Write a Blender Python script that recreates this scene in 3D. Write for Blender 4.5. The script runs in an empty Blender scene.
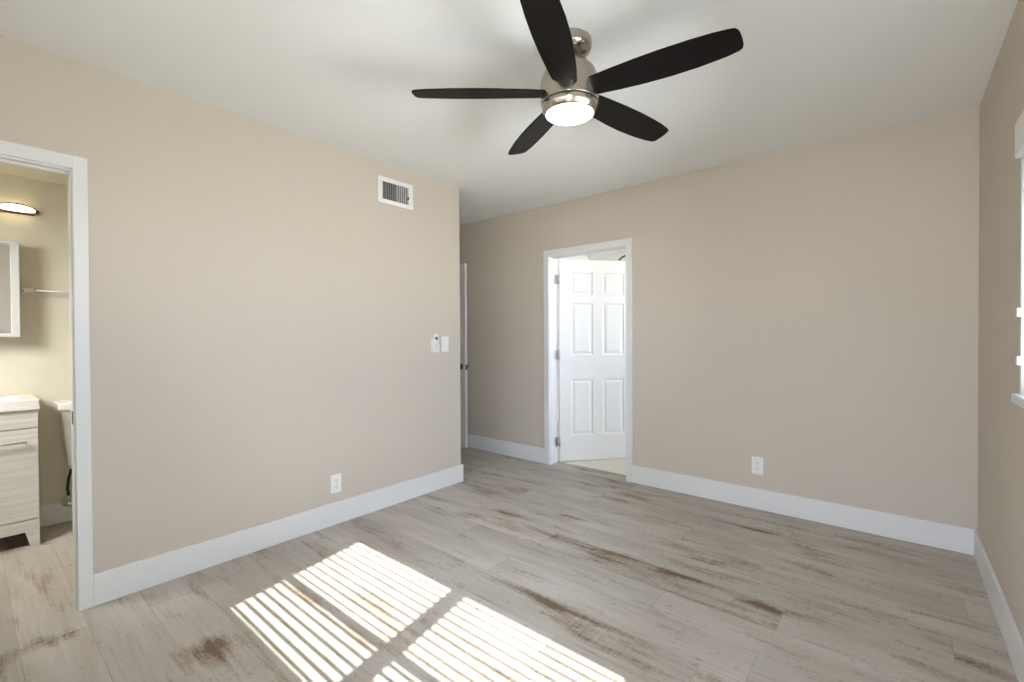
import bpy, bmesh, math, random
from mathutils import Vector, Matrix
C = bpy.context.scene
COL = C.collection
R = math.radians

# ---------------------------------------------------------------- camera
cam_d = bpy.data.cameras.new('camera')
cam = bpy.data.objects.new('camera', cam_d)
COL.objects.link(cam)
C.camera = cam
cam_d.sensor_fit = 'HORIZONTAL'
cam_d.sensor_width = 36.0
cam_d.lens = 459.65 / 1024 * 36.0
cam_d.clip_start = 0.02
_r = Vector((0.76714604, 0.64145221, -0.00510048))
_u = Vector((-0.002537, 0.01098509, 0.99993644))
_f = Vector((-0.64146747, 0.76708434, -0.01005453))
cam.matrix_world = Matrix(((_r.x, _u.x, -_f.x, 0.0), (_r.y, _u.y, -_f.y, 0.0),
                           (_r.z, _u.z, -_f.z, 1.2093), (0, 0, 0, 1)))

# ---------------------------------------------------------------- light
C.view_settings.view_transform = 'Standard'
C.view_settings.look = 'None'
C.view_settings.gamma = 1.0
C.view_settings.use_curve_mapping = False
C.view_settings.exposure = 0.12
cy = C.cycles
cy.use_denoising = True
cy.max_bounces = 14
cy.diffuse_bounces = 10
cy.transparent_max_bounces = 16
cy.sample_clamp_indirect = 8.0

SKY = 21.0
w = bpy.data.worlds.new('sky')
C.world = w
w.use_nodes = True
bg = w.node_tree.nodes['Background']
bg.inputs['Strength'].default_value = SKY
_tc = w.node_tree.nodes.new('ShaderNodeTexCoord')
_sp = w.node_tree.nodes.new('ShaderNodeSeparateXYZ')
_mr = w.node_tree.nodes.new('ShaderNodeMapRange')
_cr = w.node_tree.nodes.new('ShaderNodeMix')
_cr.data_type = 'RGBA'
_mr.inputs[1].default_value, _mr.inputs[2].default_value = -0.06, 0.04
w.node_tree.links.new(_tc.outputs['Generated'], _sp.inputs[0])
w.node_tree.links.new(_sp.outputs[2], _mr.inputs[0])
w.node_tree.links.new(_mr.outputs[0], _cr.inputs[0])
_cr.inputs[6].default_value = (1.15, 1.20, 1.26, 1)     # sunlit pale ground outside
_cr.inputs[7].default_value = (0.70, 0.81, 1.03, 1)     # clear sky
w.node_tree.links.new(_cr.outputs[2], bg.inputs['Color'])

SUN_DIR = Vector((-0.2, 1.0, -0.93)).normalized()
sun_d = bpy.data.lights.new('sun', 'SUN')
sun_d.energy = 120.0
sun_d.angle = R(0.53)
sun_d.color = (1.0, 0.96, 0.91)
sun = bpy.data.objects.new('sun', sun_d)
COL.objects.link(sun)
sun.rotation_euler = SUN_DIR.to_track_quat('-Z', 'Y').to_euler()
sun.location = (2, -6, 6)


def portal(name, loc, direction, sx, sy):
    """A light portal: it emits nothing, it only tells the renderer where the sky comes in."""
    d = bpy.data.lights.new(name, 'AREA')
    d.shape = 'RECTANGLE'
    d.size, d.size_y = sx, sy
    d.cycles.is_portal = True
    o = bpy.data.objects.new(name, d)
    COL.objects.link(o)
    o.location = loc
    o.rotation_euler = Vector(direction).to_track_quat('-Z', 'Z' if abs(direction[2]) < .9 else 'Y').to_euler()
    return o


# ---------------------------------------------------------------- room sizes (metres)
XA, YB, XC, YD = -2.788, 3.541, 0.342, -0.42      # left, far, right, back wall faces
YE = 2.660                                        # free end of the left wall
H = 2.44
WT = 0.12
WL = 0.07                                         # left partition
BH, BT = 0.143, 0.015                             # baseboard
XH = -4.36                                        # end of the hall
XBB, YBL, YBR, HB = -4.215, -0.80, 1.20, 2.225    # bathroom back, left, right, ceiling
DA0, DA1, DZ = -0.33, 0.311, 1.950                # bathroom doorway
DB0, DB1 = -2.494, -1.722                         # far doorway
WD = (-2.071, -0.306, 1.050, 1.877)
WO = (0.04, 0.30, 1.97)                           # unseen opening behind the camera, added to admit skylight: x0 x1 height                # back window x0 x1 z0 z1
WC = (0.90, 2.345, 1.0, 1.88)                     # right window, unseen part sized for the light: y0 y1 z0 z1
FX0, FX1, FY = -3.7, -0.3, 6.3                    # far room
WF = (4.3, 5.6, 0.85, 2.05)                      # unseen far room window, added to light that room: y0 y1 z0 z1
WB = (-3.62, -3.02, 1.45, 2.10)                   # unseen bathroom window, added for the light: x0 x1 z0 z1

portal('sky_portal_back', ((WD[0]+WD[1])/2, YD-WT-.01, (WD[2]+WD[3])/2), (0, 1, 0), WD[1]-WD[0], WD[3]-WD[2])
portal('sky_portal_added_opening', ((WO[0]+WO[1])/2, YD-WT-.01, WO[2]/2), (0, 1, 0), WO[1]-WO[0], WO[2])
portal('sky_portal_right', (XC+WT+.01, (WC[0]+WC[1])/2, (WC[2]+WC[3])/2), (-1, 0, 0), WC[1]-WC[0], WC[3]-WC[2])
portal('sky_portal_far', (FX1+WT+.01, (WF[0]+WF[1])/2, (WF[2]+WF[3])/2), (-1, 0, 0), WF[1]-WF[0], WF[3]-WF[2])
bw_d = bpy.data.lights.new('bathroom_added_lamp', 'AREA')  # lamp added inside the unseen bathroom window, standing in for daylight
bw_d.shape = 'RECTANGLE'
bw_d.size, bw_d.size_y = .50, .45
bw_d.energy = 13.0
bw_d.spread = R(105)
bw_d.color = (1.0, .985, .94)
bw = bpy.data.objects.new('bathroom_added_lamp', bw_d)
COL.objects.link(bw)
bw.location = ((WB[0]+WB[1])/2, YBL+.06, (WB[2]+WB[3])/2)
bw.rotation_euler = Vector((-.50, 1, -1.0)).to_track_quat('-Z', 'Z').to_euler()

# ---------------------------------------------------------------- materials


class NT:
    def __init__(s, name):
        s.m = bpy.data.materials.new(name)
        s.m.use_nodes = True
        s.t = s.m.node_tree
        s.b = s.t.nodes['Principled BSDF']
        s.out = s.t.nodes['Material Output']

    def n(s, typ, **kw):
        nd = s.t.nodes.new(typ)
        for k, v in kw.items():
            if k.startswith('i_'):
                k2 = k[2:]
                nd.inputs[int(k2) if k2.isdigit() else k2].default_value = v
            else:
                setattr(nd, k, v)
        return nd

    def l(s, a, b):
        s.t.links.new(a, b)

    def math(s, op, a, b=None, c=None, clamp=False):
        nd = s.n('ShaderNodeMath', operation=op, use_clamp=clamp)
        for i, v in enumerate((a, b, c)):
            if v is None:
                continue
            if isinstance(v, (int, float)):
                nd.inputs[i].default_value = v
            else:
                s.l(v, nd.inputs[i])
        return nd.outputs[0]

    def ramp(s, v, lo, hi, a=0.0, b=1.0, smooth=True):
        nd = s.n('ShaderNodeMapRange', interpolation_type='SMOOTHSTEP' if smooth else 'LINEAR')
        s.l(v, nd.inputs[0])
        nd.inputs[1].default_value, nd.inputs[2].default_value = lo, hi
        nd.inputs[3].default_value, nd.inputs[4].default_value = a, b
        return nd.outputs[0]

    def mix(s, f, a, b):
        nd = s.n('ShaderNodeMix', data_type='RGBA')
        if isinstance(f, (int, float)):
            nd.inputs[0].default_value = f
        else:
            s.l(f, nd.inputs[0])
        for i, v in ((6, a), (7, b)):
            if isinstance(v, tuple):
                nd.inputs[i].default_value = (*v, 1)
            else:
                s.l(v, nd.inputs[i])
        return nd.outputs[2]

    def noise(s, vec, scale, detail=3, rough=.5):
        nd = s.n('ShaderNodeTexNoise')
        nd.inputs['Scale'].default_value = scale
        nd.inputs['Detail'].default_value = detail
        nd.inputs['Roughness'].default_value = rough
        if vec is not None:
            s.l(vec, nd.inputs['Vector'])
        return nd.outputs[0]

    def bump(s, h, strength, dist):
        nd = s.n('ShaderNodeBump')
        nd.inputs['Strength'].default_value = strength
        nd.inputs['Distance'].default_value = dist
        s.l(h, nd.inputs['Height'])
        s.l(nd.outputs[0], s.b.inputs['Normal'])


def paint(name, col, rough=.6, spec=.3, bump=.25, scale=180, mottled=.03):
    k = NT(name)
    tc = k.n('ShaderNodeTexCoord').outputs['Object']
    n1 = k.noise(tc, 2.3, 3)
    dark = tuple(c*(1-mottled) for c in col)
    k.l(k.mix(n1, dark, col), k.b.inputs['Base Color'])
    k.b.inputs['Roughness'].default_value = rough
    k.b.inputs['Specular IOR Level'].default_value = spec
    if bump:
        k.bump(k.noise(tc, scale, 2), bump, .001)
    return k.m


def solid(name, col, rough=.4, metal=0.0, spec=.5, coat=0.0):
    k = NT(name)
    tc = k.n('ShaderNodeTexCoord').outputs['Object']
    n1 = k.noise(tc, 40, 2)
    k.l(k.mix(n1, tuple(c*.96 for c in col), col), k.b.inputs['Base Color'])
    k.b.inputs['Roughness'].default_value = rough
    k.b.inputs['Metallic'].default_value = metal
    k.b.inputs['Specular IOR Level'].default_value = spec
    k.b.inputs['Coat Weight'].default_value = coat
    return k.m


def glow(name, col, strength):
    k = NT(name)
    k.b.inputs['Base Color'].default_value = (.9, .88, .84, 1)
    k.b.inputs['Emission Color'].default_value = (*col, 1)
    k.b.inputs['Emission Strength'].default_value = strength
    k.b.inputs['Roughness'].default_value = .35
    return k.m


def clear_glass(name):
    k = NT(name)
    tr = k.n('ShaderNodeBsdfTransparent')
    tr.inputs[0].default_value = (.97, .98, .97, 1)
    gl = k.n('ShaderNodeBsdfGlossy')
    gl.inputs['Roughness'].default_value = .02
    fr = k.n('ShaderNodeFresnel')
    fr.inputs[0].default_value = 1.45
    mx = k.n('ShaderNodeMixShader')
    k.l(fr.outputs[0], mx.inputs[0])
    k.l(tr.outputs[0], mx.inputs[1])
    k.l(gl.outputs[0], mx.inputs[2])
    k.l(mx.outputs[0], k.out.inputs['Surface'])
    return k.m


def blind_mat(name, col, trans):
    k = NT(name)
    k.b.inputs['Base Color'].default_value = (*col, 1)
    k.b.inputs['Roughness'].default_value = .45
    tl = k.n('ShaderNodeBsdfTranslucent')
    tl.inputs[0].default_value = (*col, 1)
    mx = k.n('ShaderNodeMixShader')
    mx.inputs[0].default_value = trans
    k.l(k.b.outputs[0], mx.inputs[1])
    k.l(tl.outputs[0], mx.inputs[2])
    k.l(mx.outputs[0], k.out.inputs['Surface'])
    return k.m


STAINS = [(-2.05, .600, .10, .085, .36), (-2.06, 2.369, .13, .030, .34), (-1.15, 2.325, .11, .030, .26),
          (-.78, 2.305, .13, .026, .24), (-.45, 2.275, .10, .030, .24), (-.72, 2.108, .13, .020, .22),
          (-2.23, 2.210, .10, .030, .18), (-.92, 1.950, .12, .028, .20), (-1.62, 2.30, .25, .05, .08),
          (-2.60, .160, .06, .12, .26), (-2.55, .05, .12, .05, .2), (-.37, 2.97, .08, .03, .20),
          (-1.31, 2.23, .20, .05, .16), (-1.2, 1.70, .22, .03, .16), (-.30, 2.80, .16, .04, .14)]


def plank_mat():
    k = NT('whitewashed_plank')
    uv = k.n('ShaderNodeUVMap', uv_map='plank').outputs[0]          # metres along / across the plank
    sep = k.n('ShaderNodeSeparateXYZ')
    k.l(uv, sep.inputs[0])
    at = k.n('ShaderNodeAttribute', attribute_name='plank_info')    # seed, wear, tone
    sa = k.n('ShaderNodeSeparateColor')
    k.l(at.outputs['Color'], sa.inputs[0])
    seed, wear, tone = sa.outputs[0], sa.outputs[1], sa.outputs[2]
    off = k.math('MULTIPLY', seed, 37.0)

    def vec(sx, sy):
        cb = k.n('ShaderNodeCombineXYZ')
        k.l(k.math('MULTIPLY', sep.outputs[0], sx), cb.inputs[0])
        k.l(k.math('MULTIPLY', sep.outputs[1], sy), cb.inputs[1])
        k.l(off, cb.inputs[2])
        return cb.outputs[0]
    broad = k.noise(vec(1.5, 7.0), 1.0, 3, .55)
    grain = k.noise(vec(3.0, 75.0), 1.0, 4, .6)
    saw = k.noise(vec(95.0, 7.0), 1.0, 2, .5)
    fine = k.noise(vec(42.0, 110.0), 1.0, 3, .6)
    base = k.mix(k.ramp(broad, .3, .72), (.395, .353, .300), (.480, .448, .400))
    base = k.mix(k.math('MULTIPLY', k.ramp(grain, .5, .72), .38), base, (.29, .245, .195))
    base = k.mix(k.math('MULTIPLY', k.ramp(saw, .52, .75), .16), base, (.50, .475, .43))
    # worn patches where the whitewash has rubbed off the brown timber
    patch = k.noise(vec(2.3, 11.0), 1.0, 3, .6)
    sc = k.math('ADD', k.math('MULTIPLY', patch, 1.0), k.math('MULTIPLY', wear, .30))
    sc = k.math('ADD', sc, k.math('MULTIPLY', k.math('SUBTRACT', fine, .5), .34))
    sc = k.math('ADD', sc, k.math('MULTIPLY', k.math('SUBTRACT', saw, .5), .20))
    sc = k.math('ADD', sc, k.math('MULTIPLY', k.math('SUBTRACT', grain, .5), .22))
    # stains that stand at one place on the floor
    oc = k.n('ShaderNodeTexCoord').outputs['Object']
    so = k.n('ShaderNodeSeparateXYZ')
    k.l(oc, so.inputs[0])
    tot = None
    for px, py, sx, sy, amp in STAINS:
        dx = k.math('DIVIDE', k.math('SUBTRACT', so.outputs[0], px), sx)
        dy = k.math('DIVIDE', k.math('SUBTRACT', so.outputs[1], py), sy)
        r2 = k.math('ADD', k.math('MULTIPLY', dx, dx), k.math('MULTIPLY', dy, dy))
        g = k.math('MULTIPLY', k.math('EXPONENT', k.math('MULTIPLY', r2, -1.0)), amp)
        tot = g if tot is None else k.math('ADD', tot, g)
    sc = k.math('ADD', sc, tot)
    m1 = k.ramp(sc, .60, .80)
    m2 = k.ramp(sc, .76, .92)
    base = k.mix(k.math('MULTIPLY', m1, .62), base, (.25, .185, .125))
    base = k.mix(k.math('MULTIPLY', m2, .85), base, (.12, .073, .04))
    # small dark specks
    sp = k.noise(vec(30.0, 60.0), 1.0, 1, .5)
    base = k.mix(k.math('MULTIPLY', k.ramp(sp, .70, .76), .5), base, (.17, .12, .08))
    # plank tone
    hsv = k.n('ShaderNodeHueSaturation')
    k.l(base, hsv.inputs['Color'])
    k.l(k.ramp(tone, 0, 1, .93, 1.10, False), hsv.inputs['Value'])
    col = hsv.outputs[0]
    # seams
    e = k.n('ShaderNodeAttribute', attribute_name='plank_edge')
    se = k.n('ShaderNodeSeparateColor')
    k.l(e.outputs['Color'], se.inputs[0])
    uv2 = k.n('ShaderNodeUVMap', uv_map='edge').outputs[0]
    s2 = k.n('ShaderNodeSeparateXYZ')
    k.l(uv2, s2.inputs[0])
    length = k.math('MULTIPLY', se.outputs[0], 2.0)
    du = k.math('MINIMUM', s2.outputs[0], k.math('SUBTRACT', length, s2.outputs[0]))
    width = k.math('MULTIPLY', se.outputs[1], 1.0)
    dv = k.math('MINIMUM', s2.outputs[1], k.math('SUBTRACT', width, s2.outputs[1]))
    d = k.math('MINIMUM', du, dv)
    seam = k.ramp(d, .0008, .0028, 1.0, 0.0)
    col = k.mix(k.math('MULTIPLY', seam, .38), col, (.27, .20, .14))
    k.l(col, k.b.inputs['Base Color'])
    k.l(k.ramp(grain, .2, .8, .46, .60), k.b.inputs['Roughness'])
    k.b.inputs['Specular IOR Level'].default_value = .25
    hgt = k.math('SUBTRACT', k.math('MULTIPLY', grain, .4), seam)
    k.bump(hgt, .25, .0015)
    return k.m


M = {}
M['wall'] = paint('beige_wall_paint', (.562, .500, .422))
M['wall_end'] = M['wall']
M['bath_wall'] = paint('cream_bathroom_paint', (.66, .62, .51))
M['ceil'] = paint('white_ceiling_paint', (.82, .82, .80), .8, .2, .4, 90)
M['trim'] = paint('white_trim_gloss', (.72, .715, .70), .36, .45, 0, 25, .01)
M['door'] = paint('white_door_paint', (.75, .735, .705), .38, .45, 0, 60, .015)
M['far_wall'] = paint('far_room_white_paint', (.78, .76, .72))
M['far_floor'] = paint('far_room_pale_floor', (.72, .66, .55), .5, .4, .1, 30, .08)
M['rear_floor'] = paint('rear_room_brown_floor', (.30, .25, .20), .5, .3, .1, 30, .1)
M['plank'] = plank_mat()
M['plastic'] = solid('white_plastic', (.80, .79, .76), .35)
M['slot'] = solid('dark_slot', (.05, .05, .05), .6)
M['grey_btn'] = solid('grey_button', (.12, .12, .13), .4)
M['vent'] = solid('white_enamel', (.78, .77, .73), .4)
M['duct'] = solid('duct_shade', (.075, .075, .085), .7)
M['louver'] = solid('grey_louver', (.58, .57, .58), .45)
M['black'] = solid('black_metal', (.018, .016, .015), .4)
M['nickel'] = solid('brushed_nickel', (.47, .43, .365), .25, 1.0)
M['steel'] = solid('satin_hinge_steel', (.50, .49, .47), .35, .9)
M['chrome'] = solid('chrome', (.75, .75, .76), .1, 1.0)
M['bronze'] = solid('dark_bronze', (.13, .085, .04), .35, .9)
M['blade'] = solid('espresso_blade', (.0045, .0032, .0028), .5, 0, .16)
M['lens'] = glow('lit_frosted_lens', (1.0, .86, .66), 9.0)
M['sconce'] = glow('lit_frosted_sconce_glass', (1.0, .80, .48), 4.0)
M['ceramic'] = solid('white_ceramic', (.84, .84, .82), .12, 0, .5, .4)
M['mirror'] = solid('mirror_silver', (.86, .88, .88), .02, 1.0)
M['frost'] = solid('pale_mirror_frame', (.62, .63, .62), .25)
M['hose'] = solid('black_rubber_hose', (.02, .02, .02), .5)
M['glass'] = clear_glass('window_glass')
M['frosted'] = blind_mat('frosted_window_pane', (.75, .77, .76), .5)
M['slat'] = blind_mat('white_blind_slat', (.80, .80, .77), .12)
M['strike'] = solid('dark_strike_plate', (.12, .09, .06), .4, .7)
M['bar'] = solid('satin_bar', (.40, .40, .38), .35, .6)


def vanity_mat():
    k = NT('textured_white_wood_grain')
    tc = k.n('ShaderNodeTexCoord').outputs['Object']
    mp = k.n('ShaderNodeMapping')
    mp.inputs['Scale'].default_value = (2, 2.0, 62)
    k.l(tc, mp.inputs[0])
    g = k.noise(mp.outputs[0], 1.0, 4, .6)
    k.l(k.mix(k.ramp(g, .35, .68), (.60, .59, .555), (.71, .70, .665)), k.b.inputs['Base Color'])
    k.b.inputs['Roughness'].default_value = .5
    k.bump(g, .3, .001)
    return k.m


M['vanity'] = vanity_mat()

# ---------------------------------------------------------------- mesh helpers


class MB:
    """Collects shapes and links them as one mesh object."""

    def __init__(s):
        s.bm = bmesh.new()

    def box(s, x0, x1, y0, y1, z0, z1, bev=0.0, seg=2):
        b2 = bmesh.new()
        bmesh.ops.create_cube(b2, size=1)
        for v in b2.verts:
            v.co = Vector(((x0+x1)/2+v.co.x*(x1-x0), (y0+y1)/2+v.co.y*(y1-y0), (z0+z1)/2+v.co.z*(z1-z0)))
        if bev:
            bmesh.ops.bevel(b2, geom=b2.edges[:], offset=bev, segments=seg, profile=.6, affect='EDGES')
        s._join(b2)
        return s

    def _join(s, b2, mat=None):
        if mat is not None:
            b2.transform(mat)
        me = bpy.data.meshes.new('tmp')
        b2.to_mesh(me)
        b2.free()
        s.bm.from_mesh(me)
        bpy.data.meshes.remove(me)

    def lathe(s, prof, seg=48, origin=(0, 0, 0), rot=None):
        b2 = bmesh.new()
        rings = []
        for r, z in prof:
            if r < 1e-6:
                rings.append([b2.verts.new((0, 0, z))])
            else:
                rings.append([b2.verts.new((r*math.cos(2*math.pi*i/seg), r*math.sin(2*math.pi*i/seg), z)) for i in range(seg)])
        for a, b in zip(rings, rings[1:]):
            for i in range(seg):
                j = (i+1) % seg
                if len(a) == 1 and len(b) == 1:
                    continue
                if len(a) == 1:
                    b2.faces.new((a[0], b[j], b[i]))
                elif len(b) == 1:
                    b2.faces.new((a[i], a[j], b[0]))
                else:
                    b2.faces.new((a[i], a[j], b[j], b[i]))
        for f in b2.faces:
            f.smooth = True
        bmesh.ops.recalc_face_normals(b2, faces=b2.faces[:])
        m = Matrix.Translation(origin)
        if rot is not None:
            m = m @ rot
        s._join(b2, m)
        return s

    def tube(s, pts, r, seg=14, closed=False):
        b2 = bmesh.new()
        P = [Vector(p) for p in pts]
        n = len(P)
        rings = []
        up = Vector((0, 0, 1))
        prev = None
        for i, p in enumerate(P):
            a = P[max(i-1, 0)] if not closed else P[(i-1) % n]
            b = P[min(i+1, n-1)] if not closed else P[(i+1) % n]
            t = (b-a).normalized()
            if prev is None:
                x = t.cross(up)
                if x.length < 1e-3:
                    x = t.cross(Vector((1, 0, 0)))
            else:
                x = prev - t*prev.dot(t)
            x.normalize()
            prev = x
            y = t.cross(x)
            rr = r[i] if isinstance(r, (list, tuple)) else r
            rings.append([b2.verts.new(p + x*rr*math.cos(2*math.pi*k/seg) + y*rr*math.sin(2*math.pi*k/seg)) for k in range(seg)])
        rng = range(n if closed else n-1)
        for i in rng:
            a, b = rings[i], rings[(i+1) % n]
            for k in range(seg):
                f = b2.faces.new((a[k], a[(k+1) % seg], b[(k+1) % seg], b[k]))
                f.smooth = True
        if not closed:
            b2.faces.new(rings[0][::-1])
            b2.faces.new(rings[-1])
        bmesh.ops.recalc_face_normals(b2, faces=b2.faces[:])
        s._join(b2)
        return s

    def prism(s, poly, axis, a, b, bev=0.0):
        """poly: 2-D outline; axis 0/1/2: extruded between a and b along that axis."""
        b2 = bmesh.new()

        def co(p, q):
            return {0: (q, p[0], p[1]), 1: (p[0], q, p[1]), 2: (p[0], p[1], q)}[axis]
        lo = [b2.verts.new(co(p, a)) for p in poly]
        hi = [b2.verts.new(co(p, b)) for p in poly]
        n = len(poly)
        b2.faces.new(lo)
        b2.faces.new(hi)
        for i in range(n):
            b2.faces.new((lo[i], lo[(i+1) % n], hi[(i+1) % n], hi[i]))
        bmesh.ops.recalc_face_normals(b2, faces=b2.faces[:])
        if bev:
            bmesh.ops.bevel(b2, geom=b2.edges[:], offset=bev, segments=2, profile=.6, affect='EDGES')
        s._join(b2)
        return s

    def build(s, name, mat, parent=None, loc=None, rotz=None):
        me = bpy.data.meshes.new(name)
        s.bm.to_mesh(me)
        s.bm.free()
        me.materials.append(mat)
        o = bpy.data.objects.new(name, me)
        COL.objects.link(o)
        if parent is not None:
            o.parent = parent
        if loc is not None:
            o.location = loc
        if rotz is not None:
            o.rotation_euler = (0, 0, rotz)
        return o


def struct(o):
    o['kind'] = 'structure'
    return o


def thing(name, label, cat, loc, rotz=0.0, group=None):
    o = bpy.data.objects.new(name, None)
    o.empty_display_size = .05
    COL.objects.link(o)
    o.location = loc
    o.rotation_euler = (0, 0, rotz)
    o['label'], o['category'] = label, cat
    if group:
        o['group'] = group
    return o


# ---------------------------------------------------------------- walls, floor, ceiling
def wall_x(name, x0, x1, y0, y1, z0, z1, holes, mat):
    """Wall whose faces look along X; holes = (y0, y1, z0, z1)."""
    m = MB()
    ys = y0
    for a, b, c, d in sorted(holes):
        m.box(x0, x1, ys, a, z0, z1)
        if c > z0:
            m.box(x0, x1, a, b, z0, c)
        m.box(x0, x1, a, b, d, z1)
        ys = b
    m.box(x0, x1, ys, y1, z0, z1)
    return struct(m.build(name, mat))


def wall_y(name, y0, y1, x0, x1, z0, z1, holes, mat):
    m = MB()
    xs = x0
    for a, b, c, d in sorted(holes):
        m.box(xs, a, y0, y1, z0, z1)
        if c > z0:
            m.box(a, b, y0, y1, z0, c)
        m.box(a, b, y0, y1, d, z1)
        xs = b
    m.box(xs, x1, y0, y1, z0, z1)
    return struct(m.build(name, mat))


wall_x('wall_left', XA-WL, XA, YBL-WT, YE, 0, H, [(DA0-.02, DA1+.02, 0, DZ+.02)], M['wall'])
wall_y('wall_far', YB, YB+WT, XH, XC+WT, 0, H, [(DB0-.02, DB1+.02, 0, DZ+.02)], M['wall'])
wall_x('wall_right', XC, XC+WT, YD-WT, YB, 0, H, [WC], M['wall'])
wall_y('wall_back', YD-WT, YD, XA, XC, 0, H, [WD, (WO[0], WO[1], 0, WO[2])], M['wall'])
wall_y('wall_hall', YE-WT, YE, XH, XA-WL, 0, H, [], M['wall'])
wall_x('wall_hall_end', XH-WT, XH, YE-WT, YB+WT, 0, H, [(YE+.06, 3.455, 0, 2.0)], M['wall'])
wall_x('wall_rear_room_end', XH-1.9, XH-1.8, 2.0, YB+WT, 0, H, [], M['wall'])
wall_y('wall_rear_room_near', 1.9, 2.0, XH-1.9, XH-WT, 0, H, [], M['wall'])
wall_x('wall_rear_room_front', XH-WT, XH, 1.9, YE-WT, 0, H, [], M['wall'])
wall_y('wall_rear_room_far', YB, YB+WT, XH-1.8, XH-WT, 0, H, [], M['wall'])
struct(MB().box(XH-1.9, XH-WT-.001, 1.9, YB+WT, -.06, 0).build('floor_rear_room', M['rear_floor']))
struct(MB().box(XH-1.9, XH-WT-.001, 1.9, YB+WT, H, H+.12).build('ceiling_rear_room', M['ceil']))
wall_x('wall_bathroom_back', XBB-WT, XBB, YBL-WT, YBR+WT, 0, H, [], M['bath_wall'])
wall_y('wall_bathroom_right', YBR, YBR+WT, XBB, XA-WL, 0, H, [], M['bath_wall'])
wall_y('wall_bathroom_left', YBL-WT, YBL, XBB, XA-WL, 0, H, [WB], M['bath_wall'])
wall_x('wall_far_room_left', FX0-WT, FX0, YB+WT, FY, 0, H, [], M['far_wall'])
wall_x('wall_far_room_right', FX1, FX1+WT, YB+WT, FY, 0, H, [WF], M['far_wall'])
wall_y('wall_far_room_back', FY, FY+WT, FX0-WT, FX1+WT, 0, H, [], M['far_wall'])
struct(MB().box(XH-WT, XC+WT, YBL-WT, FY+WT, H, H+.12).build('ceiling', M['ceil']))
struct(MB().box(XBB, XA-WL, YBL, YBR, HB, HB+.08).build('ceiling_bathroom', M['bath_wall']))
struct(MB().box(FX0-WT, FX1+WT, YB+WT+.012, FY+WT, -.06, .004).build('floor_far_room', M['far_floor']))

struct(MB().box(XC+WT, XC+WT+.65, -1.6, FY, H+.06, H+.12).build('sun_blocker_eave', M['trim']))  # unseen eave added to keep sun out of the right window

struct(MB().box(-.12, 2.2, YD-WT-3.2, YD-WT, 2.13, 2.19).build('sun_blocker_patio', M['trim']))  # unseen slab added to block sun at the opening behind the camera

# plank floor: every plank is a face with its own seed, wear and tone
random.seed(11)
PW, PL = 0.1995, 1.22
me = bpy.data.meshes.new('floor')
bm = bmesh.new()
uvl = bm.loops.layers.uv.new('plank')
uve = bm.loops.layers.uv.new('edge')
info = bm.loops.layers.float_color.new('plank_info')
edge = bm.loops.layers.float_color.new('plank_edge')
FXa, FXb, FYa, FYb = XH-WT, XC+WT, YBL-WT, YB+WT+.012
fixed = {10: -0.376, 9: -0.835, 0: -2.607, 2: -1.35, 1: -1.95, 11: -1.05, 8: -1.62, 7: -.55, 12: -1.75}
wear_row = {10: .48, 9: .18, 2: .35, 0: .30, 12: .42, 14: .35, 16: .4}
k0 = math.floor((FYa-.128)/PW)
for kk in range(k0, math.ceil((FYb-.128)/PW)):
    ya, yb = .128+kk*PW, .128+(kk+1)*PW
    ph = fixed.get(kk, random.uniform(0, PL))
    i0 = math.floor((FXa-ph)/PL)
    i1 = math.ceil((FXb-ph)/PL)
    for i in range(i0, i1):
        xa, xb = ph+i*PL, ph+(i+1)*PL
        sd, wr, tn = random.random(), random.random()*.45, random.random()
        if kk in wear_row:
            wr = wear_row[kk]*(.75+.25*random.random())
        if kk == 10 and -1.7 < xa < -1.5:
            wr, tn = .48, .12
        ox, oy = random.uniform(0, 20), random.uniform(0, 20)
        cx0, cx1, cy0, cy1 = max(xa, FXa), min(xb, FXb), max(ya, FYa), min(yb, FYb)
        if cx1-cx0 < 1e-4 or cy1-cy0 < 1e-4:
            continue
        f = bm.faces.new([bm.verts.new(p) for p in ((cx0, cy0, 0), (cx1, cy0, 0), (cx1, cy1, 0), (cx0, cy1, 0))])
        for lp in f.loops:
            x, y = lp.vert.co.x, lp.vert.co.y
            lp[uvl].uv = (x-xa+ox, y-ya+oy)
            lp[uve].uv = (x-xa, y-ya)
            lp[info] = (sd, wr, tn, 1)
            lp[edge] = (PL/2, PW, 0, 1)
bmesh.ops.remove_doubles(bm, verts=bm.verts[:], dist=1e-5)
# slab under the planks
for q in (((FXa, FYa), (FXb, FYa)), ((FXb, FYa), (FXb, FYb)), ((FXb, FYb), (FXa, FYb)), ((FXa, FYb), (FXa, FYa))):
    (ax, ay), (bx, by) = q
    bm.faces.new([bm.verts.new(p) for p in ((ax, ay, -.06), (bx, by, -.06), (bx, by, 0), (ax, ay, 0))])
bm.faces.new([bm.verts.new(p) for p in ((FXa, FYb, -.06), (FXb, FYb, -.06), (FXb, FYa, -.06), (FXa, FYa, -.06))])
bm.to_mesh(me)
bm.free()
me.materials.append(M['plank'])
fl = bpy.data.objects.new('floor', me)
COL.objects.link(fl)
struct(fl)

# ---------------------------------------------------------------- baseboards
e_ = .004


def base(name, boxes):
    m = MB()
    for x0, x1, y0, y1 in boxes:
        m.box(x0, x1, y0, y1, 0.0, BH, e_, 2)
    return struct(m.build(name, M['trim']))


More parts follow.
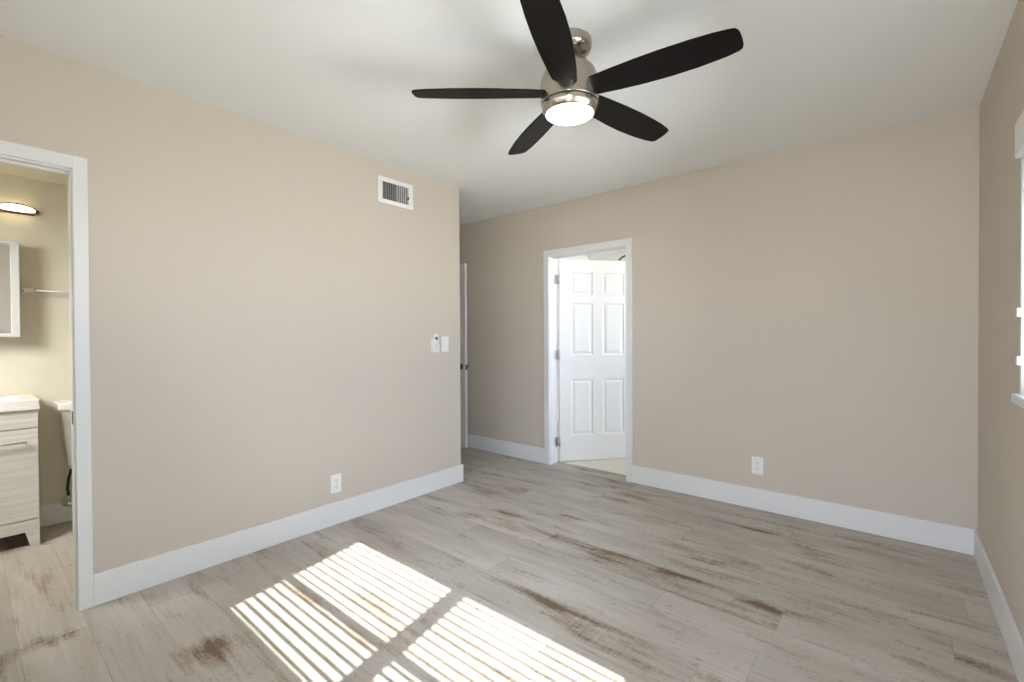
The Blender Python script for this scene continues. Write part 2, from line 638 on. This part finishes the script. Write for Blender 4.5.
CA = 0.056
CW = 0.062                                          # casing width
base('baseboard_left', [(XA, XA+BT, DA1+CA, YE+BT), (XA, XA+BT, YD, DA0-CW-.001)])
base('baseboard_hall', [(XH, XA, YE, YE+BT)])
base('baseboard_far', [(DB1+CW-.008, XC, YB-BT, YB), (XH, DB0-CW, YB-BT, YB)])
base('baseboard_right', [(XC-BT, XC, YD, YB-BT)])
base('baseboard_back', [(XA+BT, WO[0]-.02, YD, YD+BT)])
base('baseboard_bathroom', [(XBB, XBB+BT, YBL, YBR)])

# ---------------------------------------------------------------- bathroom doorway trim
m = MB()
T = .016
# casing on the bedroom side: right leg, left leg, head, each with a raised inner bead
m.box(XA, XA+T, DA1+.006, DA1+CA, 0, DZ+CW, .002)
m.box(XA, XA+T, DA0-CW, DA0-.006, 0, DZ+CW, .002)
m.box(XA, XA+T, DA0-.006, DA1+.006, DZ+.006, DZ+CW, .002)
# jamb lining and stop
m.box(XA-WL, XA, DA1, DA1+.02, 0, DZ+.02)
m.box(XA-WL, XA, DA0-.02, DA0, 0, DZ+.02)
m.box(XA-WL, XA, DA0-.02, DA1+.02, DZ, DZ+.02)
m.box(XA-WL+.012, XA-WL+.030, DA0, DA0+.008, 0, DZ, .001)
m.box(XA-WL+.012, XA-WL+.030, DA0, DA1, DZ-.008, DZ, .001)
t1 = struct(m.build('trim_1', M['trim']))
st = MB()
st.prism([(XA-.014+.010*math.cos(a), .858+.030*math.sin(a)) for a in [2*math.pi*i/20 for i in range(20)]], 1, DA1-.0025, DA1+.001)
st.build('strike_plate', M['strike'], t1)

# ---------------------------------------------------------------- far doorway trim
m = MB()
yf = YB-T
m.box(DB0-CW, DB0-.004, yf, YB, 0, DZ+CW, .002)
m.box(DB1+.003, DB1+.053, yf, YB, 0, DZ+CW, .002)
m.box(DB0-.004, DB1+.003, yf, YB, DZ+.006, DZ+CW, .002)
m.box(DB0-.018, DB0-.004, yf-.003, yf+.002, 0, DZ+.018, .0012)
m.box(DB1+.003, DB1+.014, yf-.003, yf+.002, 0, DZ+.018, .0012)
m.box(DB0-.018, DB1+.014, yf-.003, yf+.002, DZ+.006, DZ+.018, .0012)
m.box(DB0-.02, DB0, YB, YB+WT, 0, DZ+.02)
m.box(DB1, DB1+.02, YB, YB+WT, 0, DZ+.02)
m.box(DB0-.02, DB1+.02, YB, YB+WT, DZ, DZ+.02)
m.box(DB1-.010, DB1, YB+.04, YB+.075, 0, DZ, .001)
m.box(DB0, DB1, YB+.04, YB+.075, DZ-.010, DZ, .001)
struct(m.build('trim_2', M['trim']))


# ---------------------------------------------------------------- doors
def panel_leaf(m, W, HH, th, rows, stile=.115, mull=.10):
    """Six-panel leaf: hinge edge at x=0, face planes at y=0 and y=th."""
    pw = (W-2*stile-mull)/2
    rec = .007
    m.box(0, stile, 0, th, 0, HH, .0015)
    m.box(W-stile, W, 0, th, 0, HH, .0015)
    for a, b in rows:
        m.box(stile+pw, stile+pw+mull, 0, th, a, b)
    z = 0
    for a, b in rows:
        m.box(stile, W-stile, 0, th, z, a)
        z = b
    m.box(stile, W-stile, 0, th, z, HH)
    for x0 in (stile, stile+pw+mull):
        for a, b in rows:
            x1 = x0+pw
            m.box(x0, x1, rec, th-rec, a, b)
            for side in (0, 1):
                y0 = rec if side == 0 else th-rec
                y1 = .0015 if side == 0 else th-.0015
                b2 = bmesh.new()
                g, gg = .020, .040
                lo = [b2.verts.new(p) for p in ((x0+g, y0, a+g), (x1-g, y0, a+g), (x1-g, y0, b-g), (x0+g, y0, b-g))]
                hi = [b2.verts.new(p) for p in ((x0+gg, y1, a+gg), (x1-gg, y1, a+gg), (x1-gg, y1, b-gg), (x0+gg, y1, b-gg))]
                b2.faces.new(hi)
                for i in range(4):
                    b2.faces.new((lo[i], lo[(i+1) % 4], hi[(i+1) % 4], hi[i]))
                bmesh.ops.recalc_face_normals(b2, faces=b2.faces[:])
                c = Vector((0, -1 if side == 0 else 1, 0))
                for f in b2.faces:
                    if f.normal.dot(c) < 0:
                        f.normal_flip()
                m._join(b2)
                # moulding slope from the stile face down to the recess
                b2 = bmesh.new()
                yf_ = 0 if side == 0 else th
                q = .010
                lo = [b2.verts.new(p) for p in ((x0+q, y0, a+q), (x1-q, y0, a+q), (x1-q, y0, b-q), (x0+q, y0, b-q))]
                hi = [b2.verts.new(p) for p in ((x0, yf_, a), (x1, yf_, a), (x1, yf_, b), (x0, yf_, b))]
                for i in range(4):
                    b2.faces.new((lo[i], lo[(i+1) % 4], hi[(i+1) % 4], hi[i]))
                for f in b2.faces:
                    f.normal_update()
                    if f.normal.dot(c) < 0:
                        f.normal_flip()
                m._join(b2)


def knob_mb(ox, oz, th):
    k = MB()
    for sgn, y in ((-1, 0.0), (1, th)):
        rot = Matrix.Rotation(R(90 if sgn < 0 else -90), 4, 'X')
        k.lathe([(0, 0), (.032, 0), (.032, .004), (.026, .009), (.012, .012), (.011, .030), (.020, .036),
                 (.027, .046), (.027, .056), (.020, .064), (0, .066)], 28, (ox, y, oz), rot)
    return k


DW, DH, DT = .768, 1.930, .035
ROWS = [(.245, .785), (1.015, 1.515), (1.595, 1.810)]
m = MB()
panel_leaf(m, DW, DH, DT, ROWS)
ANG = math.atan2(.528, .43) - R(1.2)
door1 = struct(m.build('door_1', M['door'], None, (DB0+.026, YB+WT-.002, .010), ANG))
knob_mb(DW-.050, .86, DT).build('door_handle', M['nickel'], door1)
for hz in (.19, 1.02, 1.74):
    hg = MB()
    hg.tube([(-.005, -.006, hz-.045), (-.005, -.006, hz+.045)], .0085, 12)
    # leaf let into the jamb, in the door's own frame
    b2 = bmesh.new()
    bmesh.ops.create_cube(b2, size=1)
    for v in b2.verts:
        v.co = Vector((v.co.x*.003-.014, v.co.y*.040-.022, v.co.z*.088+hz))
    hg._join(b2, Matrix.Translation((-.005, -.004, 0)) @ Matrix.Rotation(-ANG, 4, 'Z') @ Matrix.Translation((-.0015, 0, 0)))
    hg.box(-.003, .001, .0, .030, hz-.044, hz+.044)
    hg.build('hinge', M['steel'], door1)

# hall door, swung open against the far wall
m = MB()
panel_leaf(m, .72, 1.985, DT, [(.25, .80), (1.03, 1.55), (1.64, 1.86)])
door2 = struct(m.build('door_2', M['door'], None, (XH+.06, 3.455, .010), 0))
door2.location.x = -3.547-.72
knob_mb(.72-.062, .875, DT).build('door_handle', M['black'], door2)
MB().box(.7185, .7215, .006, .029, .84, .90).build('latch_plate', M['black'], door2)
for hz in (.3, 1.02, 1.74):
    MB().tube([(-.006, DT+.003, hz-.045), (-.006, DT+.003, hz+.045)], .006, 10).build('hinge', M['steel'], door2)


# ---------------------------------------------------------------- windows and blinds
def window_frame_y(name, x0, x1, z0, z1, y0, y1, mull, rails, pane='glass'):
    """Window in a wall facing Y (y0 outside, y1 inside)."""
    m = MB()
    ym = (y0+y1)/2
    f = .03
    m.box(x0, x1, ym-.03, ym+.03, z0, z0+f)
    m.box(x0, x1, ym-.03, ym+.03, z1-f, z1)
    m.box(x0, x0+f, ym-.03, ym+.03, z0, z1)
    m.box(x1-f, x1, ym-.03, ym+.03, z0, z1)
    for a in mull:
        m.box(a-.045, a+.045, ym-.03, ym+.03, z0, z1)
    for a in rails:
        m.box(x0, x1, ym-.010, ym+.010, a-.014, a+.014)
    o = struct(m.build(name, M['trim']))
    MB().box(x0-.03, x1+.03, y1-.02, y1+.045, z0-.025, z0, .003).build('window_sill', M['trim'], o)
    MB().box(x0+f*.5, x1-f*.5, ym-.003, ym+.003, z0+f*.5, z1-f*.5).build('window_pane', M[pane], o)
    return o


def window_frame_x(name, y0, y1, z0, z1, x0, x1, inside, mull, rails):
    m = MB()
    xm = (x0+x1)/2 - inside*.02
    f = .035
    m.box(xm-.03, xm+.03, y0, y1, z0, z0+f)
    m.box(xm-.03, xm+.03, y0, y1, z1-f, z1)
    m.box(xm-.03, xm+.03, y0, y0+f, z0, z1)
    m.box(xm-.03, xm+.03, y1-f, y1, z0, z1)
    for a in mull:
        m.box(xm-.03, xm+.03, a-.03, a+.03, z0, z1)
    for a in rails:
        m.box(xm-.02, xm+.02, y0, y1, a-.02, a+.02)
    o = struct(m.build(name, M['trim']))
    MB().box(xm-.003, xm+.003, y0+f*.5, y1-f*.5, z0+f*.5, z1-f*.5).build('window_pane', M['glass'], o)
    return o


XM = (-1.264-1.16)/2+.024
window_frame_y('window_1', WD[0], WD[1], WD[2], WD[3], YD-WT, YD, [XM], [1.409])
window_frame_x('window_2', WC[0], WC[1], WC[2], WC[3], XC, XC+WT, -1, [], [1.30])
window_frame_x('window_far_added', WF[0], WF[1], WF[2], WF[3], FX1, FX1+WT, -1, [(WF[0]+WF[1])/2], [1.4])
window_frame_y('window_bath_added', WB[0], WB[1], WB[2], WB[3], YBL-WT, YBL, [], [1.6], 'frosted')


def slat_shape(length, width, tilt, crown=.003, th=.0022):
    """Cross-section points (depth, height) of one curved blind slat."""
    pts = []
    n = 4
    for i in range(n+1):
        t = i/n-.5
        pts.append((t*width, crown*(1-4*t*t)))
    for i in range(n, -1, -1):
        t = i/n-.5
        pts.append((t*width, crown*(1-4*t*t)-th))
    c, s_ = math.cos(tilt), math.sin(tilt)
    return [(p[0]*c-p[1]*s_, p[0]*s_+p[1]*c) for p in pts]


def blind_y(name, label, x0, x1, z0, z1, y, tilt_low, tilt_high, zsplit):
    r = thing(name, label, 'blind', ((x0+x1)/2, y, z1))
    ox, oy, oz = (x0+x1)/2, y, z1
    hx = (x1-x0)/2
    MB().box(-hx, hx, -.028, .028, -.045, 0, .003).build('headrail', M['slat'], r)
    sl = MB()
    z = z1-.075
    while z > z0+.03:
        tl = tilt_high if z > zsplit else tilt_low
        sh = slat_shape(1, .050, tl)
        sl.prism([(p[0], p[1]+z-oz) for p in sh], 0, -hx+.004, hx-.004)
        z -= .042
    sl.build('slats', M['slat'], r)
    MB().box(-hx+.004, hx-.004, -.025, .025, z0+.004-oz, z0+.018-oz, .003).build('bottom_rail', M['slat'], r)
    for q in (-hx+.12, hx-.12):
        MB().tube([(q, .027, -.04), (q, .027, z0-oz+.01)], .0012, 6).build('ladder_cord', M['slat'], r)
    return r


# sun comes through the slats of the back window; slats tip up towards the sky
for i, (a, b) in enumerate(((WD[0]+.03, XM-.01), (XM+.01, WD[1]-.03))):
    blind_y('window_blind', ('white slatted blind on back window, unit nearest bathroom doorway', 'white slatted blind on back window, unit nearest right wall')[i],
            a, b, WD[2]+.002, WD[3], YD-.027, R(-30.5), R(-34.5), 1.376)

# blind on the right wall's window: valance stands out of the wall, slats hang in the recess
bl = thing('window_blind', 'white window blind with valance at right edge of photo', 'blind', (XC, (WC[0]+WC[1])/2, WC[3]))
yl = (WC[1]-WC[0])/2
MB().box(-.040, .0, -yl-.05, 2.27-(WC[0]+WC[1])/2, -.085, .030, .004).build('valance', M['plastic'], bl)
sl = MB()
z = -.06
while z > -.20:
    sl.prism([(p[0]+.030, p[1]+z) for p in slat_shape(1, .050, R(2))], 1, -yl+.012, yl-.012)
    z -= .006
sl.build('slats', M['slat'], bl)
MB().box(.008, .052, -yl+.012, yl-.012, -.225, -.209, .003).build('bottom_rail', M['slat'], bl)
# side casing of that window with two small catches
m = MB()
m.box(XC-.012, XC, WC[1], WC[1]+.025, WC[2]-.03, WC[3]-.045, .002)
m.box(XC-.012, XC, WC[0]-.025, WC[0], WC[2]-.03, WC[3]-.045, .002)
m.box(XC-.030, XC, WC[0]-.04, WC[1]+.03, WC[2]-.03, WC[2], .002)
t3 = struct(m.build('trim_3', M['trim']))
for zc in (1.284, 1.116):
    MB().box(XC-.022, XC-.011, WC[1]-.004, WC[1]+.020, zc-.016, zc+.016, .003).build('catch', M['plastic'], t3)

# ---------------------------------------------------------------- ceiling fan
FC = Vector((-1.052, 1.642, H))
fan = thing('ceiling_fan', 'brushed nickel ceiling fan with five dark blades and lit round lamp', 'ceiling fan', FC)
MB().lathe([(0, 0), (.088, 0), (.092, -.004), (.092, -.030), (.086, -.042), (.068, -.055), (.050, -.064), (.038, -.066), (0, -.066)], 56).build('canopy', M['nickel'], fan)
MB().lathe([(0, -.060), (.030, -.060), (.030, -.068), (.036, -.072), (.037, -.085), (.030, -.092), (0, -.092)], 40).build('downrod', M['nickel'], fan)
MB().lathe([(0, -.082), (.034, -.082), (.058, -.088), (.085, -.105), (.106, -.130), (.118, -.158), (.122, -.185),
            (.1210, -.225), (.1200, -.245), (.1188, -.2595), (.1184, -.2610), (.1178, -.2617), (.1170, -.2619), (.10, -.2619), (0, -.2619)], 64).build('motor_housing', M['nickel'], fan)
MB().lathe([(0, -.2610), (.1150, -.2610), (.1150, -.2690), (0, -.2690)], 56).build('seam_ring', M['black'], fan)  # black ring filling the seam above the light kit
ring = MB().lathe([(0, -.2675), (.10, -.2675), (.1165, -.2677), (.1172, -.2685), (.1172, -.2700), (.1155, -.280), (.1115, -.290), (.105, -.3000), (.1020, -.3038), (.1005, -.3045), (.0990, -.3035), (.0985, -.300), (0, -.296)], 64).build('light_kit', M['nickel'], fan)
MB().lathe([(.0982, -.294), (.0982, -.304), (.090, -.308), (.070, -.311), (.040, -.314), (0, -.315)], 56).build('lamp_lens', M['lens'], fan)
NEG = [(p[0]*.985, p[1]) for p in [(.085, -.046), (.14, -.049), (.2, -.050), (.3, -.050), (.4, -.047), (.5, -.040), (.58, -.031), (.632, -.021), (.648, -.016), (.656, -.006)]]
POS = [(p[0]*.985, p[1]) for p in [(.660, .010), (.662, .040), (.660, .066), (.655, .079), (.643, .086), (.60, .093), (.5, .097), (.4, .094), (.3, .085), (.2, .071), (.14, .060), (.085, .051)]]
BPITCH, BZ, BA0 = R(13.0), -.216, 2.6


def blade_mesh(a):
    """One pitched blade; the anticlockwise edge dips."""
    b2 = bmesh.new()
    th = .0055
    out = NEG+POS
    lo = [b2.verts.new((p[0], p[1], -th/2)) for p in out]
    hi = [b2.verts.new((p[0], p[1], th/2)) for p in out]
    b2.faces.new(lo[::-1])
    b2.faces.new(hi)
    n = len(out)
    for i in range(n):
        b2.faces.new((lo[i], lo[(i+1) % n], hi[(i+1) % n], hi[i]))
    bmesh.ops.recalc_face_normals(b2, faces=b2.faces[:])
    bmesh.ops.bevel(b2, geom=[e for e in b2.edges if len(e.link_faces) == 2 and abs(e.calc_face_angle(0)) > 1.2], offset=.0012, segments=2, affect='EDGES')
    mt = Matrix.Translation((0, 0, BZ)) @ Matrix.Rotation(a, 4, 'Z') @ Matrix.Rotation(-BPITCH, 4, 'X')
    k = MB()
    k._join(b2, mt)
    return k


for i in range(5):
    bo = blade_mesh(R(BA0+72*i)).build('blade', M['blade'], fan)
    a = R(BA0+72*i)
    br = MB()
    b2 = bmesh.new()
    bmesh.ops.create_cube(b2, size=1)
    for v in b2.verts:
        v.co = Vector((v.co.x*.075+.125, v.co.y*.055, v.co.z*.004+.005))
    bmesh.ops.bevel(b2, geom=b2.edges[:], offset=.0012, segments=1, affect='EDGES')
    br._join(b2, Matrix.Translation((0, 0, BZ)) @ Matrix.Rotation(a, 4, 'Z') @ Matrix.Rotation(-BPITCH, 4, 'X'))
    br.build('blade_bracket', M['nickel'], bo)

# ---------------------------------------------------------------- things on the left wall
# air vent (origin at its centre, local x along the wall = world Y)
v = thing('air_vent', 'white wall register with grey vertical louvers above the light switches', 'air vent', (XA, 2.026, 2.250))
vw, vh, vi, vj = .151, .093, .112, .062
m = MB()
m.box(0, .008, -vw, vw, vj, vh, .002)
m.box(0, .008, -vw, vw, -vh, -vj, .002)
m.box(0, .008, -vw, -vi, -vj, vj, .002)
m.box(0, .008, vi, vw, -vj, vj, .002)
m.build('frame', M['vent'], v)
MB().box(.0005, .0015, -vi, vi, -vj, vj).build('duct_shade_sheet', M['duct'], v)  # flat dark sheet; the duct's shade is put into its colour
NL = 12
for i in range(NL):
    yc = -vi+(i+.5)*2*vi/NL
    lv = MB()
    b2 = bmesh.new()
    bmesh.ops.create_cube(b2, size=1)
    for q in b2.verts:
        q.co = Vector((q.co.x*.0085, q.co.y*.0016, q.co.z*2*vj))
    lv._join(b2, Matrix.Translation((.0062, yc, 0)) @ Matrix.Rotation(R(-24 if i < NL//2 else 26), 4, 'Z'))
    lv.build('louver', M['louver'], v)
MB().box(.006, .018, .100, .107, -.028, -.006, .002).build('damper_lever', M['black'], v)


def rocker_switch(name, label, loc):
    s = thing(name, label, 'light switch', loc)
    MB().box(0, .006, -.037, .037, -.0615, .0615, .0025).build('wall_plate', M['plastic'], s)
    MB().prism([(.005, -.033), (.0075, -.033), (.0105, .033), (.005, .033)], 1, -.0165, .0165, .0008).build('rocker', M['plastic'], s)
    for zz in (-.048, .048):
        sc = MB()
        sc.lathe([(0, 0), (.0035, 0), (.003, .0012), (0, .0015)], 12, (.006, 0, zz), Matrix.Rotation(R(90), 4, 'Y'))
        sc.build('plate_screw', M['plastic'], s)
    return s


rocker_switch('light_switch', 'white rocker light switch near the free end of left wall', (XA, 2.490, 1.150))
# fan remote in its wall cradle
rm = thing('fan_remote', 'white fan remote with round dark button, held in its wall cradle', 'remote control', (XA, 2.384, 1.150))
MB().box(0, .007, -.036, .036, -.062, .040, .0025).build('cradle_plate', M['plastic'], rm)
m = MB()
m.box(.006, .024, -.033, -.027, -.060, .000, .002)
m.box(.006, .024, .027, .033, -.060, .000, .002)
m.box(.006, .024, -.033, .033, -.062, -.050, .002)
m.build('cradle_pocket', M['plastic'], rm)
body = [(.024*math.cos(R(a))*1.0, .058+.026*math.sin(R(a))) for a in range(0, 181, 15)] + [(-.0235, .02), (-.020, -.045), (-.014, -.050), (.014, -.050), (.020, -.045), (.0235, .02)]
MB().prism(body, 0, .007, .023, .003).build('remote_body', M['plastic'], rm)
MB().lathe([(0, 0), (.0145, 0), (.0145, .002), (.012, .0035), (0, .004)], 28, (.023, .001, .047), Matrix.Rotation(R(90), 4, 'Y')).build('power_button', M['grey_btn'], rm)
mm = MB()
for j in range(3):
    mm.box(.0225, .0242, -.010, .010, .008-j*.018, .018-j*.018, .001)
mm.build('buttons', M['louver'], rm)


# ---------------------------------------------------------------- outlets
def outlet(label, loc, rotz):
    o = thing('wall_outlet', label, 'outlet', loc, rotz)
    MB().box(0, .0055, -.036, .036, -.060, .060, .0025).build('wall_plate', M['plastic'], o)
    for zc in (-.0205, .0205):
        pts = []
        for i in range(28):
            a = 2*math.pi*i/28
            pts.append((.0172*math.cos(a), zc+max(-.0140, min(.0140, .0172*math.sin(a)))))
        rc = MB().prism(pts, 0, .005, .0078).build('receptacle', M['plastic'], o)
        sl_ = MB()
        sl_.box(.0070, .0081, -.0078, -.0052, zc-.001, zc+.0075)
        sl_.box(.0070, .0081, .0052, .0078, zc-.001, zc+.0075)
        sl_.lathe([(0, 0), (.0026, 0), (.0026, .0011), (0, .0011)], 12, (.0070, 0, zc-.0075), Matrix.Rotation(R(90), 4, 'Y'))
        sl_.build('slots', M['slot'], rc)
    MB().lathe([(0, 0), (.003, 0), (.0025, .001), (0, .0012)], 12, (.0055, 0, 0), Matrix.Rotation(R(90), 4, 'Y')).build('plate_screw', M['steel'], o)
    return o


outlet('white duplex outlet low on left wall, above the sunlit floor stripes', (XA, 1.545, .262), 0)
outlet('white duplex outlet low on far wall, right of the panelled door', (-.739, YB, .302), R(-90))

# ---------------------------------------------------------------- bathroom
VX, VY1 = -3.865, .283                       # vanity front, right side
VW = .60
VB = XBB+.004
van = thing('vanity_cabinet', 'white wood grain bathroom vanity with white sink top', 'vanity', (VB, VY1-VW/2, 0))
hw, dp = VW/2, VX-VB
m = MB()
m.box(0, dp-.020, -hw+.004, -hw+.020, .0, .795)
m.box(0, dp-.020, hw-.020, hw-.004, .0, .795)
m.box(0, .012, -hw+.02, hw-.02, .15, .795)
m.box(0, dp-.020, -hw+.02, hw-.02, .155, .170)
m.box(dp-.032, dp-.020, -hw+.02, hw-.02, .16, .79)
m.build('carcass', M['vanity'], van)
m = MB()
m.box(dp-.020, dp, -hw+.003, hw-.003, .692, .797, .0015)
m.build('front_panel', M['vanity'], van)
for s_, a, b in ((0, -hw+.003, -.0015), (1, .0015, hw-.003)):
    d = MB().box(dp-.020, dp, a, b, .160, .686, .0015).build('cabinet_door', M['vanity'], van)
    hb = MB()
    y0, y1 = (b-.20, b-.060) if s_ == 1 else (a+.060, a+.20)
    hb.tube([(dp+.024, y0-.012, .613), (dp+.024, y1+.012, .613)], .0055, 12)
    for q in (y0, y1):
        hb.tube([(dp-.002, q, .613), (dp+.024, q, .613)], .0045, 10)
    hb.build('handle', M['steel'], d)
# base board with two tapered feet
pl = [(-hw+.003, .154), (-hw+.003, .0), (-hw+.042, .0), (-hw+.062, .088), (hw-.062, .088), (hw-.042, .0), (hw-.003, .0), (hw-.003, .154)]
MB().prism(pl, 0, dp-.018, dp, .001).build('plinth', M['vanity'], van)
m = MB()
hy, hx0, hx1, zt = hw+.004, -.002, dp+.012, .857
m.box(hx0, hx1, -hy, hy, .797, .820, .002)
m.box(hx0+.001, hx0+.045, -hy+.001, hy-.001, .818, zt, .005, 3)
m.box(hx1-.045, hx1-.001, -hy+.001, hy-.001, .818, zt, .005, 3)
m.box(hx0+.0455, hx1-.0455, -hy+.0015, -hy+.07, .818, zt-.0005, .003, 2)
m.box(hx0+.0455, hx1-.0455, hy-.07, hy-.0015, .818, zt-.0005, .003, 2)
m.build('sink_top', M['ceramic'], van)
fa = MB()
fa.lathe([(0, 0), (.024, 0), (.024, .006), (.013, .012), (.012, .11), (0, .112)], 24, (.035, 0, zt-.002))
fa.tube([(.035, 0, zt+.095), (.08, 0, zt+.115), (.13, 0, zt+.105), (.145, 0, zt+.08)], .009, 12)
fa.build('faucet', M['chrome'], van)

# toilet, tank against the bathroom back wall
tl = thing('toilet', 'white toilet half hidden behind the bathroom door casing', 'toilet', (XBB, .612, 0))
b2 = bmesh.new()
bmesh.ops.create_cube(b2, size=1)
for q in b2.verts:
    t = q.co.z+.5
    q.co = Vector((.018+(q.co.x+.5)*(.175+.030*t), q.co.y*(.375+.065*t), .395+.365*t))
bmesh.ops.bevel(b2, geom=b2.edges[:], offset=.022, segments=4, profile=.6, affect='EDGES')
for f in b2.faces:
    f.smooth = True
k = MB()
k._join(b2)
k.build('tank', M['ceramic'], tl)
MB().box(.010, .240, -.236, .236, .760, .805, .012, 4).build('tank_lid', M['ceramic'], tl)
lv = MB()
lv.tube([(.222, -.16, .70), (.240, -.16, .70), (.244, -.13, .695), (.244, -.09, .69)], [.008, .008, .006, .007], 10)
lv.build('flush_lever', M['chrome'], tl)


def oval(cx, rx, ry, z, n=40, front=1.25):
    return [(cx+rx*math.cos(2*math.pi*i/n)*(front if math.cos(2*math.pi*i/n) > 0 else 1), ry*math.sin(2*math.pi*i/n), z) for i in range(n)]


def loft(rings, cap0=True, cap1=True):
    b2 = bmesh.new()
    vs = [[b2.verts.new(p) for p in r_] for r_ in rings]
    n = len(vs[0])
    for a, b in zip(vs, vs[1:]):
        for i in range(n):
            f = b2.faces.new((a[i], a[(i+1) % n], b[(i+1) % n], b[i]))
            f.smooth = True
    if cap0:
        b2.faces.new(vs[0])
    if cap1:
        b2.faces.new(vs[-1])
    bmesh.ops.recalc_face_normals(b2, faces=b2.faces[:])
    k = MB()
    k._join(b2)
    return k


k = loft([oval(.30, .17, .115, 0), oval(.30, .165, .11, .03), oval(.31, .15, .10, .12), oval(.34, .17, .125, .22),
          oval(.40, .21, .165, .31), oval(.43, .225, .180, .36), oval(.43, .225, .180, .375),
          oval(.43, .185, .14, .375), oval(.42, .15, .11, .30), oval(.40, .08, .06, .22)])
k.box(.03, .26, -.115, .115, .30, .395, .02, 3)
k.build('bowl', M['ceramic'], tl)
loft([oval(.43, .228, .184, .378), oval(.43, .230, .186, .392), oval(.43, .224, .180, .398),
      oval(.43, .150, .110, .398), oval(.43, .146, .106, .380), oval(.43, .228, .184, .378)], False, False).build('seat', M['ceramic'], tl)
loft([oval(.43, .228, .184, .400), oval(.43, .230, .186, .410), oval(.43, .215, .172, .419)]).build('seat_lid', M['ceramic'], tl)
# water supply: chrome wall valve and dark hose up to the tank
vy = -.175
m = MB()
m.lathe([(0, 0), (.034, 0), (.034, .003), (.026, .011), (.012, .014), (.011, .055), (0, .055)], 28, (.013, vy, .132), Matrix.Rotation(R(90), 4, 'Y'))
m.lathe([(0, 0), (.017, 0), (.019, .010), (.013, .018), (0, .018)], 20, (.066, vy, .132), Matrix.Rotation(R(90), 4, 'Y'))
m.tube([(.050, vy, .132), (.050, vy, .182)], .008, 12)
m.build('shutoff_valve', M['chrome'], tl)
m = MB()
m.tube([(.050, vy, .175), (.052, vy-.006, .23), (.060, vy, .30), (.085, vy+.012, .36), (.10, vy+.020, .40)], .0075, 12)
m.build('supply_hose', M['hose'], tl)
MB().lathe([(0, 0), (.022, 0), (.024, .012), (.018, .03), (0, .03)], 20, (.10, vy+.020, .368)).build('tank_nut', M['ceramic'], tl)

# mirrored medicine cabinet
mc = thing('mirror_cabinet', 'mirrored medicine cabinet with pale frame above the white vanity', 'mirror', (XBB, -.04, 1.512))
mw, mh = .268, .290
MB().box(.002, .098, -mw+.004, mw-.004, -mh+.004, mh-.004, .002).build('cabinet_box', M['frost'], mc)
m = MB()
fr = .038
m.box(.098, .112, -mw, -mw+fr, -mh, mh, .003)
m.box(.098, .112, mw-fr, mw, -mh, mh, .003)
m.box(.098, .112, -mw+fr, mw-fr, mh-.02, mh, .003)
m.box(.098, .112, -mw+fr, mw-fr, -mh, -mh+.02, .003)
m.build('door_frame', M['frost'], mc)
MB().box(.098, .108, -mw+fr, mw-fr, -mh+.02, mh-.02).build('mirror_glass', M['mirror'], mc)

# towel bar
tb = thing('towel_bar', 'slim towel bar with chrome end bracket beside the mirror cabinet', 'towel bar', (XBB, .245, 1.512))
for yy in (.018, .618):
    q = MB()
    q.box(.0, .010, yy-.022, yy+.022, -.022, .022, .003)
    q.box(.008, .060, yy-.010, yy+.010, -.010, .010, .003)
    q.box(.048, .072, yy-.014, yy+.030, -.014, .014, .003)
    q.build('bracket', M['chrome'], tb)
MB().tube([(.060, .018, 0), (.060, .618, 0)], .0065, 14).build('bar', M['bar'], tb)

# wall lamp over the mirror: bowed glass shades, each held in a bronze band
SCY = .035
sc = thing('wall_sconce', 'lit bathroom wall lamp with bowed glass in dark bronze bands', 'wall lamp', (XBB, SCY, 2.012))
MB().box(.0, .016, -.27, .27, -.022, .022, .004).build('back_plate', M['bronze'], sc)
L2 = .088
n = 21
for yc in (-.19, 0, .19):
    def bow(t):
        return .030+.040*(1-t*t)
    gl = [(bow(-1+2*i/(n-1)), yc+(-1+2*i/(n-1))*(L2-.008), 0) for i in range(n)]
    rr = [.005+.019*math.sqrt(max(0, 1-(-1+2*i/(n-1))**2)) for i in range(n)]
    g = MB().tube(gl, rr, 18).build('glass_shade', M['sconce'], sc)
    for zz in (-1, 1):
        pts = []
        for i in range(n):
            t = -1+2*i/(n-1)
            pts.append((bow(t)+.004, yc+t*L2, zz*.025*math.sqrt(max(0, 1-t*t))))
        MB().tube(pts, .0055, 10).build('bronze_band', M['bronze'], sc)
    for s_ in (-1, 1):
        MB().box(.010, .042, yc+s_*L2-.008, yc+s_*L2+.008, -.010, .010, .003).build('end_bracket', M['bronze'], sc)

# ---------------------------------------------------------------- far room: dark curved arm of unknown kind above the door
ar = thing('black_wall_arm', 'small black curved arm glimpsed above the white panelled door', 'wall_arm', (-2.80, FY, 2.388))
MB().lathe([(0, 0), (.03, 0), (.03, .006), (.02, .012), (0, .012)], 20, (0, 0, 0), Matrix.Rotation(R(90), 4, 'X')).build('wall_rose', M['black'], ar)
MB().tube([(0, -.005, 0), (0, -.05, 0), (-.03, -.09, .005), (-.09, -.10, .008), (-.16, -.10, .006), (-.22, -.10, -.008), (-.28, -.10, -.032), (-.33, -.10, -.066)], .013, 12).build('curved_arm', M['black'], ar)
